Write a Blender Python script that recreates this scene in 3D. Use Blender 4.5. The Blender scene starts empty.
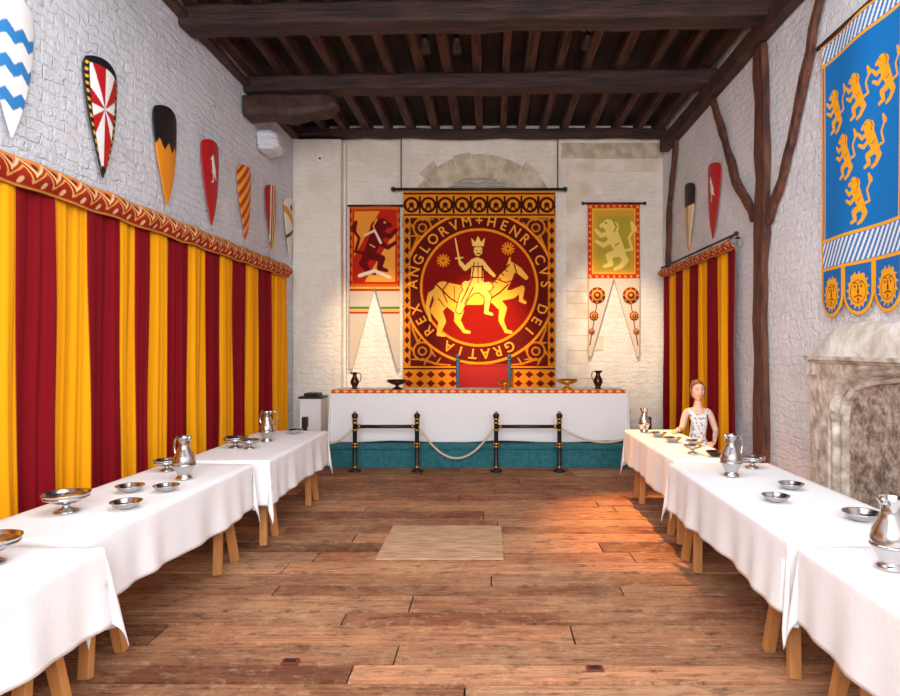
import bpy, math, random
import numpy as np
from mathutils import Vector, Matrix
random.seed(7); rng=np.random.RandomState(5)
sc=bpy.context.scene
try:
    sc.view_settings.view_transform='Standard'
    sc.view_settings.look='None'
    sc.view_settings.exposure=0.0
except Exception as e: print(e)

def lin(c):
    out=[]
    for v in c[:3]:
        v=v/255.0
        out.append(v/12.92 if v<=0.04045 else ((v+0.055)/1.055)**2.4)
    return tuple(out)

# ---------------------------------------------------------------- materials
def nodes(name):
    m=bpy.data.materials.new(name); m.use_nodes=True
    nt=m.node_tree; b=nt.nodes['Principled BSDF']
    return m,nt,b
def N(nt,t,**kw):
    n=nt.nodes.new(t)
    for k,v in kw.items(): setattr(n,k,v)
    return n
def mat(name,rgb,rough=0.8,metal=0.0,var=0.0,vscale=8,bump=0.0,bscale=30,stretch=(1,1,1),rgb2=None,spec=None,vr=(.35,.65)):
    m,nt,b=nodes(name)
    b.inputs['Roughness'].default_value=rough; b.inputs['Metallic'].default_value=metal
    if spec is not None: b.inputs['Specular IOR Level'].default_value=spec
    c=lin(rgb)+(1,)
    b.inputs['Base Color'].default_value=c
    geo=N(nt,'ShaderNodeNewGeometry'); mp=N(nt,'ShaderNodeMapping'); mp.inputs['Scale'].default_value=stretch
    nt.links.new(geo.outputs['Position'],mp.inputs['Vector'])
    if var>0 or rgb2:
        nz=N(nt,'ShaderNodeTexNoise'); nz.inputs['Scale'].default_value=vscale; nz.inputs['Detail'].default_value=6
        nt.links.new(mp.outputs[0],nz.inputs['Vector'])
        mix=N(nt,'ShaderNodeMix',data_type='RGBA')
        rp=N(nt,'ShaderNodeMapRange'); rp.inputs['From Min'].default_value=vr[0]; rp.inputs['From Max'].default_value=vr[1]
        nt.links.new(nz.outputs['Fac'],rp.inputs['Value']); nt.links.new(rp.outputs[0],mix.inputs['Factor'])
        c2=lin(rgb2) if rgb2 else tuple(v*(1-var) for v in c[:3])
        mix.inputs['A'].default_value=c; mix.inputs['B'].default_value=tuple(c2)+(1,)
        nt.links.new(mix.outputs['Result'],b.inputs['Base Color'])
    if bump>0:
        nb=N(nt,'ShaderNodeTexNoise'); nb.inputs['Scale'].default_value=bscale; nb.inputs['Detail'].default_value=5
        nt.links.new(mp.outputs[0],nb.inputs['Vector'])
        bp=N(nt,'ShaderNodeBump'); bp.inputs['Strength'].default_value=bump; bp.inputs['Distance'].default_value=0.02
        nt.links.new(nb.outputs['Fac'],bp.inputs['Height']); nt.links.new(bp.outputs[0],b.inputs['Normal'])
    return m
def wallmat(name,axis,rgb,rgb2,strength=0.6,bw=0.26,rh=0.085,bk=.5,mul=.05):
    m,nt,b=nodes(name); b.inputs['Roughness'].default_value=0.7
    geo=N(nt,'ShaderNodeNewGeometry'); sp=N(nt,'ShaderNodeSeparateXYZ'); cb=N(nt,'ShaderNodeCombineXYZ')
    nt.links.new(geo.outputs['Position'],sp.inputs[0])
    nt.links.new(sp.outputs['Y' if axis=='x' else 'X'],cb.inputs['X']); nt.links.new(sp.outputs['Z'],cb.inputs['Y'])
    nz=N(nt,'ShaderNodeTexNoise'); nz.inputs['Scale'].default_value=4; nz.inputs['Detail'].default_value=4
    nt.links.new(cb.outputs[0],nz.inputs['Vector'])
    vm=N(nt,'ShaderNodeVectorMath',operation='MULTIPLY_ADD'); vm.inputs[1].default_value=(0.2,0.16,0)
    nt.links.new(nz.outputs['Color'],vm.inputs[0]); nt.links.new(cb.outputs[0],vm.inputs[2])
    br=N(nt,'ShaderNodeTexBrick'); br.inputs['Scale'].default_value=1; br.inputs['Brick Width'].default_value=bw
    br.inputs['Row Height'].default_value=rh; br.inputs['Mortar Size'].default_value=0.014; br.inputs['Mortar Smooth'].default_value=1
    br.inputs['Color1'].default_value=(1,1,1,1); br.inputs['Color2'].default_value=(.6,.6,.6,1); br.inputs['Mortar'].default_value=(0,0,0,1)
    nt.links.new(vm.outputs[0],br.inputs['Vector'])
    n2=N(nt,'ShaderNodeTexNoise'); n2.inputs['Scale'].default_value=11; n2.inputs['Detail'].default_value=8; n2.inputs['Roughness'].default_value=.7
    nt.links.new(geo.outputs['Position'],n2.inputs['Vector'])
    ms=N(nt,'ShaderNodeMath',operation='MULTIPLY'); ms.inputs[1].default_value=bk; nt.links.new(br.outputs['Color'],ms.inputs[0])
    ad=N(nt,'ShaderNodeMath',operation='MULTIPLY_ADD'); ad.inputs[1].default_value=3.4
    nt.links.new(n2.outputs['Fac'],ad.inputs[0]); nt.links.new(ms.outputs[0],ad.inputs[2])
    bp=N(nt,'ShaderNodeBump'); bp.inputs['Strength'].default_value=strength; bp.inputs['Distance'].default_value=0.02
    nt.links.new(ad.outputs[0],bp.inputs['Height']); nt.links.new(bp.outputs[0],b.inputs['Normal'])
    n3=N(nt,'ShaderNodeTexNoise'); n3.inputs['Scale'].default_value=1.7; n3.inputs['Detail'].default_value=9; n3.inputs['Roughness'].default_value=.75
    nt.links.new(geo.outputs['Position'],n3.inputs['Vector'])
    rp=N(nt,'ShaderNodeMapRange'); rp.inputs['From Min'].default_value=.45; rp.inputs['From Max'].default_value=.75
    nt.links.new(n3.outputs['Fac'],rp.inputs['Value'])
    mx=N(nt,'ShaderNodeMix',data_type='RGBA'); mx.inputs['A'].default_value=lin(rgb)+(1,); mx.inputs['B'].default_value=lin(rgb2)+(1,)
    nt.links.new(rp.outputs[0],mx.inputs['Factor'])
    m2=N(nt,'ShaderNodeMix',data_type='RGBA',blend_type='MULTIPLY'); m2.inputs['Factor'].default_value=mul
    nt.links.new(mx.outputs['Result'],m2.inputs['A']); nt.links.new(br.outputs['Color'],m2.inputs['B'])
    nt.links.new(m2.outputs['Result'],b.inputs['Base Color'])
    return m
def colmat(name,rough=.9,bump=0.15,bscale=220,floor=False,spec=0.2):
    m,nt,b=nodes(name); b.inputs['Roughness'].default_value=rough; b.inputs['Specular IOR Level'].default_value=spec
    at=N(nt,'ShaderNodeAttribute'); at.attribute_name='Col'
    out=at.outputs['Color']
    geo=N(nt,'ShaderNodeNewGeometry')
    if floor:
        def nzs(scale,stretch,det=8,rg=.7):
            mp=N(nt,'ShaderNodeMapping'); mp.inputs['Scale'].default_value=stretch; nt.links.new(geo.outputs['Position'],mp.inputs['Vector'])
            nz=N(nt,'ShaderNodeTexNoise'); nz.inputs['Scale'].default_value=scale; nz.inputs['Detail'].default_value=det; nz.inputs['Roughness'].default_value=rg
            nt.links.new(mp.outputs[0],nz.inputs['Vector']); return nz.outputs['Fac']
        def rng_(src,a,b_,c,d):
            rp=N(nt,'ShaderNodeMapRange'); rp.inputs['From Min'].default_value=a; rp.inputs['From Max'].default_value=b_; rp.inputs['To Min'].default_value=c; rp.inputs['To Max'].default_value=d
            nt.links.new(src,rp.inputs['Value']); return rp.outputs[0]
        def mixc(A,col,fac,mode='MIX'):
            mx=N(nt,'ShaderNodeMix',data_type='RGBA',blend_type=mode); nt.links.new(A,mx.inputs['A'])
            if isinstance(col,tuple): mx.inputs['B'].default_value=lin(col)+(1,)
            else: nt.links.new(col,mx.inputs['B'])
            if isinstance(fac,float): mx.inputs['Factor'].default_value=fac
            else: nt.links.new(fac,mx.inputs['Factor'])
            return mx.outputs['Result']
        g1=nzs(1,(2.2,42,4),10,.8); g2=nzs(1,(5,13,4),10,.8); g3=nzs(1.0,(1,1.4,1),9,.75); g4=nzs(9,(1,1.5,1),10,.8)
        out=mixc(out,rng_(g1,.32,.68,.25,1.6),1.0,'MULTIPLY')
        out=mixc(out,(212,166,124),rng_(g3,.44,.68,0,.55))
        out=mixc(out,(228,190,150),rng_(g4,.53,.68,0,.55))
        out=mixc(out,(66,36,26),rng_(g2,.51,.66,0,.9))
        hh_=N(nt,'ShaderNodeMath',operation='ADD'); nt.links.new(g1,hh_.inputs[0]); nt.links.new(g2,hh_.inputs[1])
        bp=N(nt,'ShaderNodeBump'); bp.inputs['Strength'].default_value=.6; bp.inputs['Distance'].default_value=.01
        nt.links.new(hh_.outputs[0],bp.inputs['Height']); nt.links.new(bp.outputs[0],b.inputs['Normal'])
    elif bump>0:
        nz=N(nt,'ShaderNodeTexNoise'); nz.inputs['Scale'].default_value=bscale
        nt.links.new(geo.outputs['Position'],nz.inputs['Vector'])
        bp=N(nt,'ShaderNodeBump'); bp.inputs['Strength'].default_value=bump; bp.inputs['Distance'].default_value=.003
        nt.links.new(nz.outputs['Fac'],bp.inputs['Height']); nt.links.new(bp.outputs[0],b.inputs['Normal'])
    nt.links.new(out,b.inputs['Base Color'])
    return m

M_wl=wallmat('wall_white_side','x',(238,240,247),(214,218,228),.95,bk=.7)
M_wb=wallmat('wall_white_back','y',(246,236,224),(228,212,194),.6,bk=.45)
M_wr=wallmat('wall_white_right','x',(243,244,249),(222,224,230),.75,bk=.5)
M_stone=mat('beige_stone',(216,200,176),.85,rgb2=(178,158,132),vscale=6,bump=.5,bscale=25)
M_stone2=mat('grey_stone',(222,210,196),.9,rgb2=(160,144,128),vscale=9,bump=.9,bscale=18)
M_wood_dark=mat('dark_oak',(74,44,34),.7,rgb2=(40,23,18),vscale=5,bump=.5,bscale=18)
M_beamx=mat('oak_beam',(68,41,34),.75,rgb2=(28,17,15),vscale=3,bump=.8,bscale=10,stretch=(.6,6,6))
M_joist=mat('oak_joist',(92,55,44),.75,rgb2=(38,23,19),vscale=3,bump=.6,bscale=10,stretch=(6,.6,6))
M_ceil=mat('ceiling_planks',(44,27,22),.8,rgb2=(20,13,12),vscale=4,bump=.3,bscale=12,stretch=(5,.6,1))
M_timber=mat('wall_timber',(108,62,42),.75,rgb2=(58,32,24),vscale=4,bump=.8,bscale=12,stretch=(4,4,.8))
M_legs=mat('pine_legs',(205,140,80),.5,var=.25,vscale=3,stretch=(6,6,1))
M_cloth=mat('white_linen',(242,242,244),.85,bump=.12,bscale=40)
M_silver=mat('pewter_silver',(195,192,190),.22,metal=1,bump=.03,bscale=30)
M_gold=mat('gilt',(225,170,70),.3,metal=1)
M_bronze=mat('dark_bronze',(90,62,45),.3,metal=1)
M_black=mat('black_iron',(28,24,26),.45)
M_teal=mat('teal_carpet',(44,118,128),.9,var=.35,vscale=20,bump=.2,bscale=120)
M_rope=mat('cream_rope',(215,200,165),.9,bump=.5,bscale=120)
M_redv=mat('red_velvet',(150,16,16),.85)
M_blue=mat('blue_paint',(30,80,120),.5)
M_brass=mat('brass_plate',(120,45,25),.5)
M_fab=colmat('woven_textile')
M_paint=colmat('painted_shield',rough=.5,bump=0,spec=.4)
M_floor=colmat('floor_boards',rough=.68,floor=True,spec=.25)
M_hatch=mat('pale_hatch',(208,172,136),.7,rgb2=(170,130,98),vscale=3,stretch=(1.5,9,1),bump=.4,bscale=10)
M_skin=mat('skin',(240,192,164),.5); M_hair=mat('brown_hair',(140,96,62),.6,rgb2=(100,64,42),vscale=60,stretch=(1,1,.3))
M_top=mat('floral_top',(246,242,240),.8,rgb2=(150,138,158),vscale=34,vr=(.55,.6))
M_trs=mat('dark_trousers',(50,55,75),.8)
M_lip=mat('lips',(205,90,88),.4); M_eye=mat('eye_dark',(35,25,20),.2); M_teeth=mat('teeth',(245,240,232),.3)

# ---------------------------------------------------------------- builder
class MB:
    def __init__(s,name): s.name=name; s.v=[]; s.f=[]; s.m=[]; s.sm=[]; s.c=[]; s.mats=[]
    def mi(s,m):
        if m not in s.mats: s.mats.append(m)
        return s.mats.index(m)
    def add(s,vs,fs,m,smooth=False,col=None):
        o=len(s.v); s.v+= [tuple(v) for v in vs]; i=s.mi(m)
        for f in fs: s.f.append(tuple(o+k for k in f)); s.m.append(i); s.sm.append(smooth); s.c.append(col)
    def box(s,x0,x1,y0,y1,z0,z1,m,col=None,M=None):
        vs=[(x,y,z) for x in(x0,x1) for y in(y0,y1) for z in(z0,z1)]
        if M: vs=[M@Vector(v) for v in vs]
        s.add(vs,[(0,1,3,2),(4,6,7,5),(0,4,5,1),(2,3,7,6),(0,2,6,4),(1,5,7,3)],m,False,col)
    def lathe(s,prof,m,c=(0,0,0),n=28,smooth=True,M=None):
        vs=[];fs=[]
        for r,z in prof:
            for k in range(n):
                a=2*math.pi*k/n; vs.append((c[0]+r*math.cos(a),c[1]+r*math.sin(a),c[2]+z))
        if M: vs=[M@Vector(v) for v in vs]
        for i in range(len(prof)-1):
            for k in range(n):
                k2=(k+1)%n; fs.append((i*n+k,i*n+k2,(i+1)*n+k2,(i+1)*n+k))
        if prof[0][0]>1e-5: fs.append(tuple(range(n-1,-1,-1)))
        if prof[-1][0]>1e-5: fs.append(tuple((len(prof)-1)*n+k for k in range(n)))
        s.add(vs,fs,m,smooth)
    def tube(s,pts,rad,m,n=10,smooth=True,prof=None,up=None):
        pts=[Vector(p) for p in pts]
        if not hasattr(rad,'__len__'): rad=[rad]*len(pts)
        vs=[];fs=[]; u=None
        if prof is None: prof=[(math.cos(2*math.pi*k/n),math.sin(2*math.pi*k/n)) for k in range(n)]
        n=len(prof)
        for i,p in enumerate(pts):
            t=(pts[min(i+1,len(pts)-1)]-pts[max(i-1,0)]).normalized()
            if u is None:
                a=Vector(up) if up else (Vector((0,0,1)) if abs(t.z)<.9 else Vector((1,0,0)))
                u=(a-t*a.dot(t)).normalized()
            else: u=(u-t*u.dot(t)).normalized()
            w=t.cross(u)
            for a,b in prof: vs.append(p+(u*a+w*b)*rad[i])
        for i in range(len(pts)-1):
            for k in range(n):
                k2=(k+1)%n; fs.append((i*n+k,i*n+k2,(i+1)*n+k2,(i+1)*n+k))
        fs.append(tuple(range(n-1,-1,-1))); fs.append(tuple((len(pts)-1)*n+k for k in range(n)))
        s.add(vs,fs,m,smooth)
    def sphere(s,c,r,m,n=12,R=None):
        if not hasattr(r,'__len__'): r=(r,r,r)
        vs=[];fs=[]
        for i in range(n+1):
            t=math.pi*i/n
            for k in range(n*2):
                a=math.pi*k/n; v=Vector((r[0]*math.sin(t)*math.cos(a),r[1]*math.sin(t)*math.sin(a),r[2]*math.cos(t)))
                if R: v=R@v
                vs.append(v+Vector(c))
        for i in range(n):
            for k in range(2*n):
                k2=(k+1)%(2*n); fs.append((i*2*n+k,(i+1)*2*n+k,(i+1)*2*n+k2,i*2*n+k2))
        s.add(vs,fs,m,True)
    def build(s,loc=(0,0,0),parent=None,bevel=0,rotz=0):
        me=bpy.data.meshes.new(s.name); me.from_pydata(s.v,[],s.f)
        for m in s.mats: me.materials.append(m)
        me.polygons.foreach_set('material_index',s.m); me.polygons.foreach_set('use_smooth',s.sm)
        if any(c is not None for c in s.c):
            at=me.color_attributes.new('Col','FLOAT_COLOR','CORNER'); arr=[]
            for f,c in zip(s.f,s.c):
                c=c or (1,1,1)
                for _ in f: arr+= [c[0],c[1],c[2],1]
            at.data.foreach_set('color',arr)
        me.update(); ob=bpy.data.objects.new(s.name,me); sc.collection.objects.link(ob)
        ob.location=loc; ob.rotation_euler=(0,0,rotz)
        if parent: ob.parent=parent
        if bevel:
            b=ob.modifiers.new('b','BEVEL'); b.width=bevel; b.segments=2; b.limit_method='ANGLE'
        return ob
def empty(name,loc=(0,0,0)):
    e=bpy.data.objects.new(name,None); e.location=loc; e.empty_display_size=.1; sc.collection.objects.link(e); return e

# ---------------------------------------------------------------- painted cloth grids
class Canvas:
    def __init__(s,U,V,base):
        s.U=U; s.V=V; s.C=np.zeros(U.shape+(3,)); s.C[:]=lin(base)
    def fill(s,mask,col): s.C[mask]=lin(col)
    def rect(s,x0,x1,y0,y1,col): s.fill((s.U>=x0)&(s.U<x1)&(s.V>=y0)&(s.V<y1),col)
    def disc(s,cx,cy,r,col,ry=None): s.fill(((s.U-cx)/r)**2+((s.V-cy)/(ry or r))**2<1,col)
    def ring(s,cx,cy,r0,r1,col):
        d=np.hypot(s.U-cx,s.V-cy); s.fill((d>r0)&(d<r1),col)
    def poly(s,pts,col,ret=False):
        ins=np.zeros(s.U.shape,bool); n=len(pts)
        for i in range(n):
            x1,y1=pts[i]; x2,y2=pts[(i+1)%n]
            if y1==y2: continue
            c=((y1>s.V)!=(y2>s.V))&(s.U<(x2-x1)*(s.V-y1)/(y2-y1)+x1); ins^=c
        s.fill(ins,col)
    def stroke(s,pts,r0,r1,col,grow=0):
        n=len(pts)-1
        for i in range(n):
            (x1,y1),(x2,y2)=pts[i],pts[i+1]
            L=max((x2-x1)**2+(y2-y1)**2,1e-9)
            t=np.clip(((s.U-x1)*(x2-x1)+(s.V-y1)*(y2-y1))/L,0,1)
            d=np.hypot(s.U-x1-t*(x2-x1),s.V-y1-t*(y2-y1))
            s.fill(d<r0+(r1-r0)*(i+t)/n+grow,col)
    def lion(s,cx,cy,h,col,flip=1,line=None):
        P=lambda l:[(cx+flip*a*h,cy+b*h) for a,b in l]
        parts=[([(.12,.17),(-.04,-.18)],.095,.12),([(-.04,-.28),(-.10,-.33)],.13,.11),([(-.12,-.36),(-.24,-.32)],.065,.035),
          ([(-.06,-.2),(-.24,-.13),(-.34,-.24)],.05,.03),([(-.02,-.06),(-.2,.05),(-.33,-.03)],.05,.03),
          ([(.1,.18),(-.1,.24),(-.06,.40),(-.18,.44)],.075,.03),([(.13,.18),(.22,.32),(.13,.44),(.02,.49)],.075,.03),
          ([(.17,.15),(.34,.12),(.28,-.1),(.38,-.26)],.026,.024),([(.38,-.26),(.33,-.38)],.055,.025)]
        for p,a,b in parts: s.stroke(P(p),a*h,b*h,col)
        if line:
            s.disc(cx-flip*.15*h,cy-.37*h,.02*h,line)
            s.stroke(P([(-.02,-.42),(.04,-.3),(.0,-.2)]),.012*h,.01*h,line)
            s.stroke(P([(.02,.05),(.1,.0)]),.012*h,.008*h,line)

def grid(name,us,vs,paint,place,keep=None,thick=.008,material=None,parent=None,smooth=True):
    U,V=np.meshgrid(us,vs); C=paint(U,V); X,Y,Z=place(U,V)
    ny,nx=U.shape
    co=np.stack([X,Y,Z],-1).reshape(-1,3)
    idx=np.arange(nx*ny).reshape(ny,nx)
    a=idx[:-1,:-1].ravel();b=idx[:-1,1:].ravel();c=idx[1:,1:].ravel();d=idx[1:,:-1].ravel()
    F=np.stack([a,b,c,d],-1)
    if keep is not None:
        K=keep((U[:-1,:-1]+U[1:,1:])/2,(V[:-1,:-1]+V[1:,1:])/2).ravel(); F=F[K]
        used=np.unique(F); mp=-np.ones(nx*ny,int); mp[used]=np.arange(len(used)); co=co[used]; F=mp[F]; C=C.reshape(-1,3)[used]
    C=C.reshape(-1,3)
    me=bpy.data.meshes.new(name); me.from_pydata(co.tolist(),[],F.tolist())
    at=me.color_attributes.new('Col','FLOAT_COLOR','POINT')
    at.data.foreach_set('color',np.concatenate([C,np.ones((len(C),1))],1).astype(np.float32).ravel())
    me.materials.append(material or M_fab)
    me.polygons.foreach_set('use_smooth',[smooth]*len(me.polygons)); me.update()
    ob=bpy.data.objects.new(name,me); sc.collection.objects.link(ob)
    if thick:
        so=ob.modifiers.new('s','SOLIDIFY'); so.thickness=thick; so.offset=0
    if parent: ob.parent=parent
    return ob

# ---------------------------------------------------------------- constants
F=620.0; CH=1.72; VX=490; VY=347
XL=-3.22; XR=2.90; YB=10.40; YF=-2.6; ZT=5.46

# ---------------------------------------------------------------- shell
b=MB('wall_left'); b.box(XL-.2,XL,YF,YB+.2,-.05,ZT,M_wl); b.build()
b=MB('wall_right'); b.box(XR,XR+.2,YF,YB+.2,-.05,ZT,M_wr); b.build()
b=MB('wall_back'); b.box(XL,XR,YB,YB+.2,-.05,ZT,M_wb); b.build()
b=MB('wall_front'); b.box(XL,XR,YF-.2,YF,-.05,ZT,M_wb); b.build()
b=MB('wall_pier'); b.box(XL+.003,-2.43,10.1,YB-.002,0,ZT-.35,M_wb); b.box(-2.43,-2.39,10.27,YB-.002,0,ZT-.35,M_wb); b.build(bevel=.012)

# floor boards
b=MB('floor'); b.box(XL-.2,XR+.2,YF-.2,YB+.2,-.2,-.035,mat('under_floor',(20,12,10)))
pal=[(150,96,66),(166,112,80),(134,82,56),(178,124,90),(122,74,50),(158,104,72),(184,134,100)]
y=YF
while y<YB:
    h=random.uniform(.18,.30)
    x=XL-random.uniform(0,2)
    while x<XR:
        L=random.uniform(1.4,4.2)
        c=random.choice(pal); k=random.uniform(.88,1.12); c=tuple(min(255,v*k) for v in c)
        x0=max(x+.005,XL);x1=min(x+L-.005,XR)
        if x1>x0+.02:
            dz=random.uniform(-.008,0)
            j=[random.uniform(0,.012) for _ in range(4)]
            vs=[(x0,y+.003+j[0],-.034),(x0,y+.003+j[0],dz),(x0,y+h-.004-j[1],-.034),(x0,y+h-.004-j[1],dz),(x1,y+.003+j[2],-.034),(x1,y+.003+j[2],dz),(x1,y+h-.004-j[3],-.034),(x1,y+h-.004-j[3],dz)]
            b.add(vs,[(0,1,3,2),(4,6,7,5),(0,4,5,1),(2,3,7,6),(0,2,6,4),(1,5,7,3)],M_floor,False,lin(c))
        x+=L
    y+=h
b.build()
b=MB('floor_hatch')
for i in range(3):
    b.box(-.93,.11,5.03+i*.31,5.03+(i+1)*.31-.003,-.02,.006,M_hatch)
b.build(bevel=.002)
for (x,y) in ((-1.09,3.385),(.56,3.31)):
    b=MB('floor_socket_cover'); b.box(x-.045,x+.045,y-.03,y+.03,-.01,.008,M_brass); b.box(x-.03,x+.03,y-.018,y+.018,.008,.011,M_black); b.build(bevel=.003)

# ceiling
b=MB('ceiling')
x=XL
while x<XR:
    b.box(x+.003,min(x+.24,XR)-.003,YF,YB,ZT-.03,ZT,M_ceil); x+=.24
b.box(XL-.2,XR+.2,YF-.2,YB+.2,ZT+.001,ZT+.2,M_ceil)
b.build()
x=XL+.12
while x<XR-.1:
    b=MB('ceiling_joist'); p=[(x+random.uniform(-.04,.04),YF+.01,ZT-.12),(x+random.uniform(-.03,.03),4,ZT-.12-random.uniform(0,.02)),(x+random.uniform(-.04,.04),YB-.05,ZT-.11)]
    w_=random.uniform(.045,.065)
    b.tube(p,1,M_joist,prof=[(-.085,-w_),(.085,-w_),(.085,w_),(-.085,w_)],smooth=False); b.build(bevel=.01); x+=random.uniform(.31,.42)
def cross(y0,y1,zb,zt,d):
    b=MB('ceiling_beam'); pts=[]; n=16
    for i in range(n+1):
        t=i/n; pts.append((XL+.01+(XR-XL-.02)*t,y0+(y1-y0)*t+random.uniform(-.012,.012),(zb+zt)/2+random.uniform(-.016,.016)))
    w=d/2;h=(zt-zb)/2
    b.tube(pts,1,M_beamx,prof=[(-h,-w),(h,-w),(h,w),(-h,w)],smooth=False); return b.build(bevel=.03)
cross(6.52,6.30,5.03,5.25,.30); cross(8.2,7.95,5.05,5.25,.30); cross(10.2,10.2,5.17,5.3,.2)
cross(4.7,4.6,5.0,5.25,.32); cross(2.8,2.7,5.0,5.25,.32); cross(.9,.9,5.0,5.25,.32); cross(-1,-1,5.0,5.25,.32)
b=MB('beam_bolster')
b.tube([(XL+.02,8.15,4.84),(-2.9,8.15,4.86),(-2.6,8.15,4.83),(-2.4,8.15,4.86),(-2.15,8.15,4.88),(-2.0,8.15,4.93)],[1,1,1.08,.95,.9,.55],M_wood_dark,prof=[(-.14,-.15),(-.05,-.18),(.12,-.15),(.14,.15),(-.05,.18),(-.14,.15)],smooth=False); b.build(bevel=.03)
b=MB('stone_corbel'); b.tube([(XL+.01,8.72,4.58),(-3.02,8.72,4.6),(-2.94,8.72,4.62)],[1,.95,.7],M_wl,prof=[(-.16,-.2),(-.05,-.23),(.11,-.22),(.12,.22),(-.05,.23),(-.16,.2)],smooth=False); b.build(bevel=.04)

for (x,y,z) in ((-.72,6.9,5.08),(-.37,6.9,5.08),(1.08,6.9,5.12)):
    b=MB('ceiling_spotlight'); b.tube([(x,y,ZT-.2),(x,y,z+.05)],.012,M_black); b.box(x-.05,x+.05,y-.03,y+.03,ZT-.22,ZT-.19,M_black)
    b.tube([(x,y-.07,z+.06),(x,y-.02,z+.04),(x,y+.1,z-.03)],[.03,.045,.055],M_black); b.build()

# timber frame on right wall
tf=empty('timber_frame')
def timber(name,pts,w,h,m=M_timber):
    b=MB(name); P=[]
    for i in range(len(pts)-1):
        a=Vector(pts[i]);c=Vector(pts[i+1]); 
        for k in range(5): P.append(a.lerp(c,k/5))
    P.append(Vector(pts[-1])); P=[p+Vector((0,random.uniform(-.02,.02),random.uniform(-.006,.006))) for p in P]
    R=[random.uniform(.86,1.12) for _ in P]
    b.tube(P,R,m,prof=[(-w,-h),(w,-h),(w,h),(-w,h)],smooth=False,up=(1,0,0)); return b.build(bevel=.008,parent=tf)
xt=XR-.046
timber('post',[(xt,6.52,.0),(xt,6.55,2),(xt,6.5,3.5),(xt,6.54,4.88)],.036,.12)
timber('brace_1',[(xt,6.68,3.1),(xt,7.2,3.65),(xt,7.55,4.25),(xt,7.95,4.9)],.03,.05)
timber('brace_2',[(xt,6.36,3.0),(xt,6.0,3.45),(xt,5.7,4.0),(xt,5.3,4.9)],.03,.045)
timber('brace_3',[(xt,9.95,3.0),(xt,9.85,4.0),(xt,9.5,4.9)],.03,.06)
timber('wall_plate_right',[(XR-.075,YF+.05,5.0),(XR-.075,3,4.98),(XR-.075,6,5.0),(XR-.075,10.05,4.98)],.07,.10,M_wood_dark)
timber('wall_plate_left',[(XL+.06,YF+.05,5.14),(XL+.06,3,5.14),(XL+.06,6,5.14),(XL+.06,10.05,5.14)],.055,.03,M_wood_dark)

# back wall stone arch & courses
b=MB('stone_arch'); cx,cz=-.17,3.72; r0,r1=.86,1.30; n=13
for i in range(n):
    a0=math.pi*i/n+.006;a1=math.pi*(i+1)/n-.006; ro=r1+random.uniform(-.07,.07); pr=random.uniform(.014,.026)
    vs=[]
    for yy in (YB-pr,YB-.001):
        for r,a in ((r0,a0),(ro,a0),(ro,(a0+a1)/2),(ro,a1),(r0,a1),(r0,(a0+a1)/2)):
            vs.append((cx+r*math.cos(a),yy,cz+r*math.sin(a)))
    b.add(vs,[(0,1,2,3,4,5),(11,10,9,8,7,6)]+[(k,k+6,(k+1)%6+6,(k+1)%6) for k in range(6)],M_stone)
b.build(bevel=.008)
M_brk=wallmat('arch_infill','y',(214,198,182),(184,164,146),.9,bw=.2,rh=.07,bk=1,mul=.25)
b=MB('arch_infill'); vs=[];m_=20
for yy in (YB-.01,YB-.001):
    for i in range(m_+1):
        a=math.pi*i/m_; vs.append((cx+(r0-.005)*math.cos(a),yy,cz+(r0-.005)*math.sin(a)))
b.add(vs,[tuple(range(m_+1)),tuple(range(2*m_+1,m_,-1))],M_brk); b.build()
b=MB('stone_quoins')
M_q=mat('quoin_stone',(240,228,212),.85,rgb2=(214,196,172),vscale=3,bump=.4,bscale=22)
z=.4;i=0
while z<4.6:
    h=random.uniform(.2,.3); w=.62 if i%2 else .38
    b.box(1.28,1.28+w,YB-.010-random.uniform(0,.006),YB-.001,z,z+h-.008,M_q); z+=h;i+=1
x=1.2
while x<XR-.05:
    w=random.uniform(.35,.6); b.box(x,min(x+w-.008,XR-.01),YB-.014,YB-.001,4.88,5.14,M_stone)
    b.box(x+.1,min(x+w+.09,XR-.01),YB-.012,YB-.001,4.66,4.872,M_q)
    x+=w
b.build(bevel=.006)
b=MB('wall_sensor'); b.box(-2.8,-2.72,10.06,10.099,4.72,4.84,M_cloth); b.lathe([(.02,0),(.02,.01),(.0,.012)],M_black,M=Matrix.Translation((-2.76,10.06,4.78))@Matrix.Rotation(math.pi/2,4,'X'),n=12); b.build(bevel=.005)

# ---------------------------------------------------------------- curtains
YEL=(238,160,8); RED=(124,5,20)
def pleat(y): 
    return .03*np.sin(y*2*np.pi/.36+1.1*np.sin(y*2.1))+.014*np.sin(y*2*np.pi/.15+1.6*np.sin(y*2.9))+.005*np.sin(y*2*np.pi/.06+2*np.sin(y*5))
def curtain(name,x0,sgn,ya,yb,bounds,z0,z1,parent):
    us=np.arange(ya,yb,.010); vs=np.linspace(z1,z0,26)
    def paint(U,V):
        C=np.zeros(U.shape+(3,)); k=np.searchsorted(bounds,U)
        C[:]=lin(YEL); C[k%2==1]=lin(RED); return C
    def place(U,V):
        t=(z1-V)/(z1-z0)
        return x0+sgn*pleat(U+.05*np.sin(V*1.3)*t)*(.35+.8*t), U+.015*np.sin(V*2+U*5)*t, V
    return grid(name,us,vs,paint,place,thick=.006,parent=parent)
cl=empty('striped_curtain'); cr=empty('striped_curtain')
bl=[4.05,4.40,4.76,5.18,5.42,5.66,6.0,6.37,6.75,7.13,7.49,7.89,8.3,8.76]
bb=[4.05-.36*k for k in range(9,0,-1)]
if len(bb)%2==1: bb=[-3.0]+bb
curtain('drape',-3.1,1,1.0,9.42,np.array(bb+bl),.03,2.8,cl)
curtain('drape',2.8,1,7.07,9.98,np.array([7.0]+list(np.arange(7.3,10.0,.34))),.03,2.84,cr)
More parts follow.
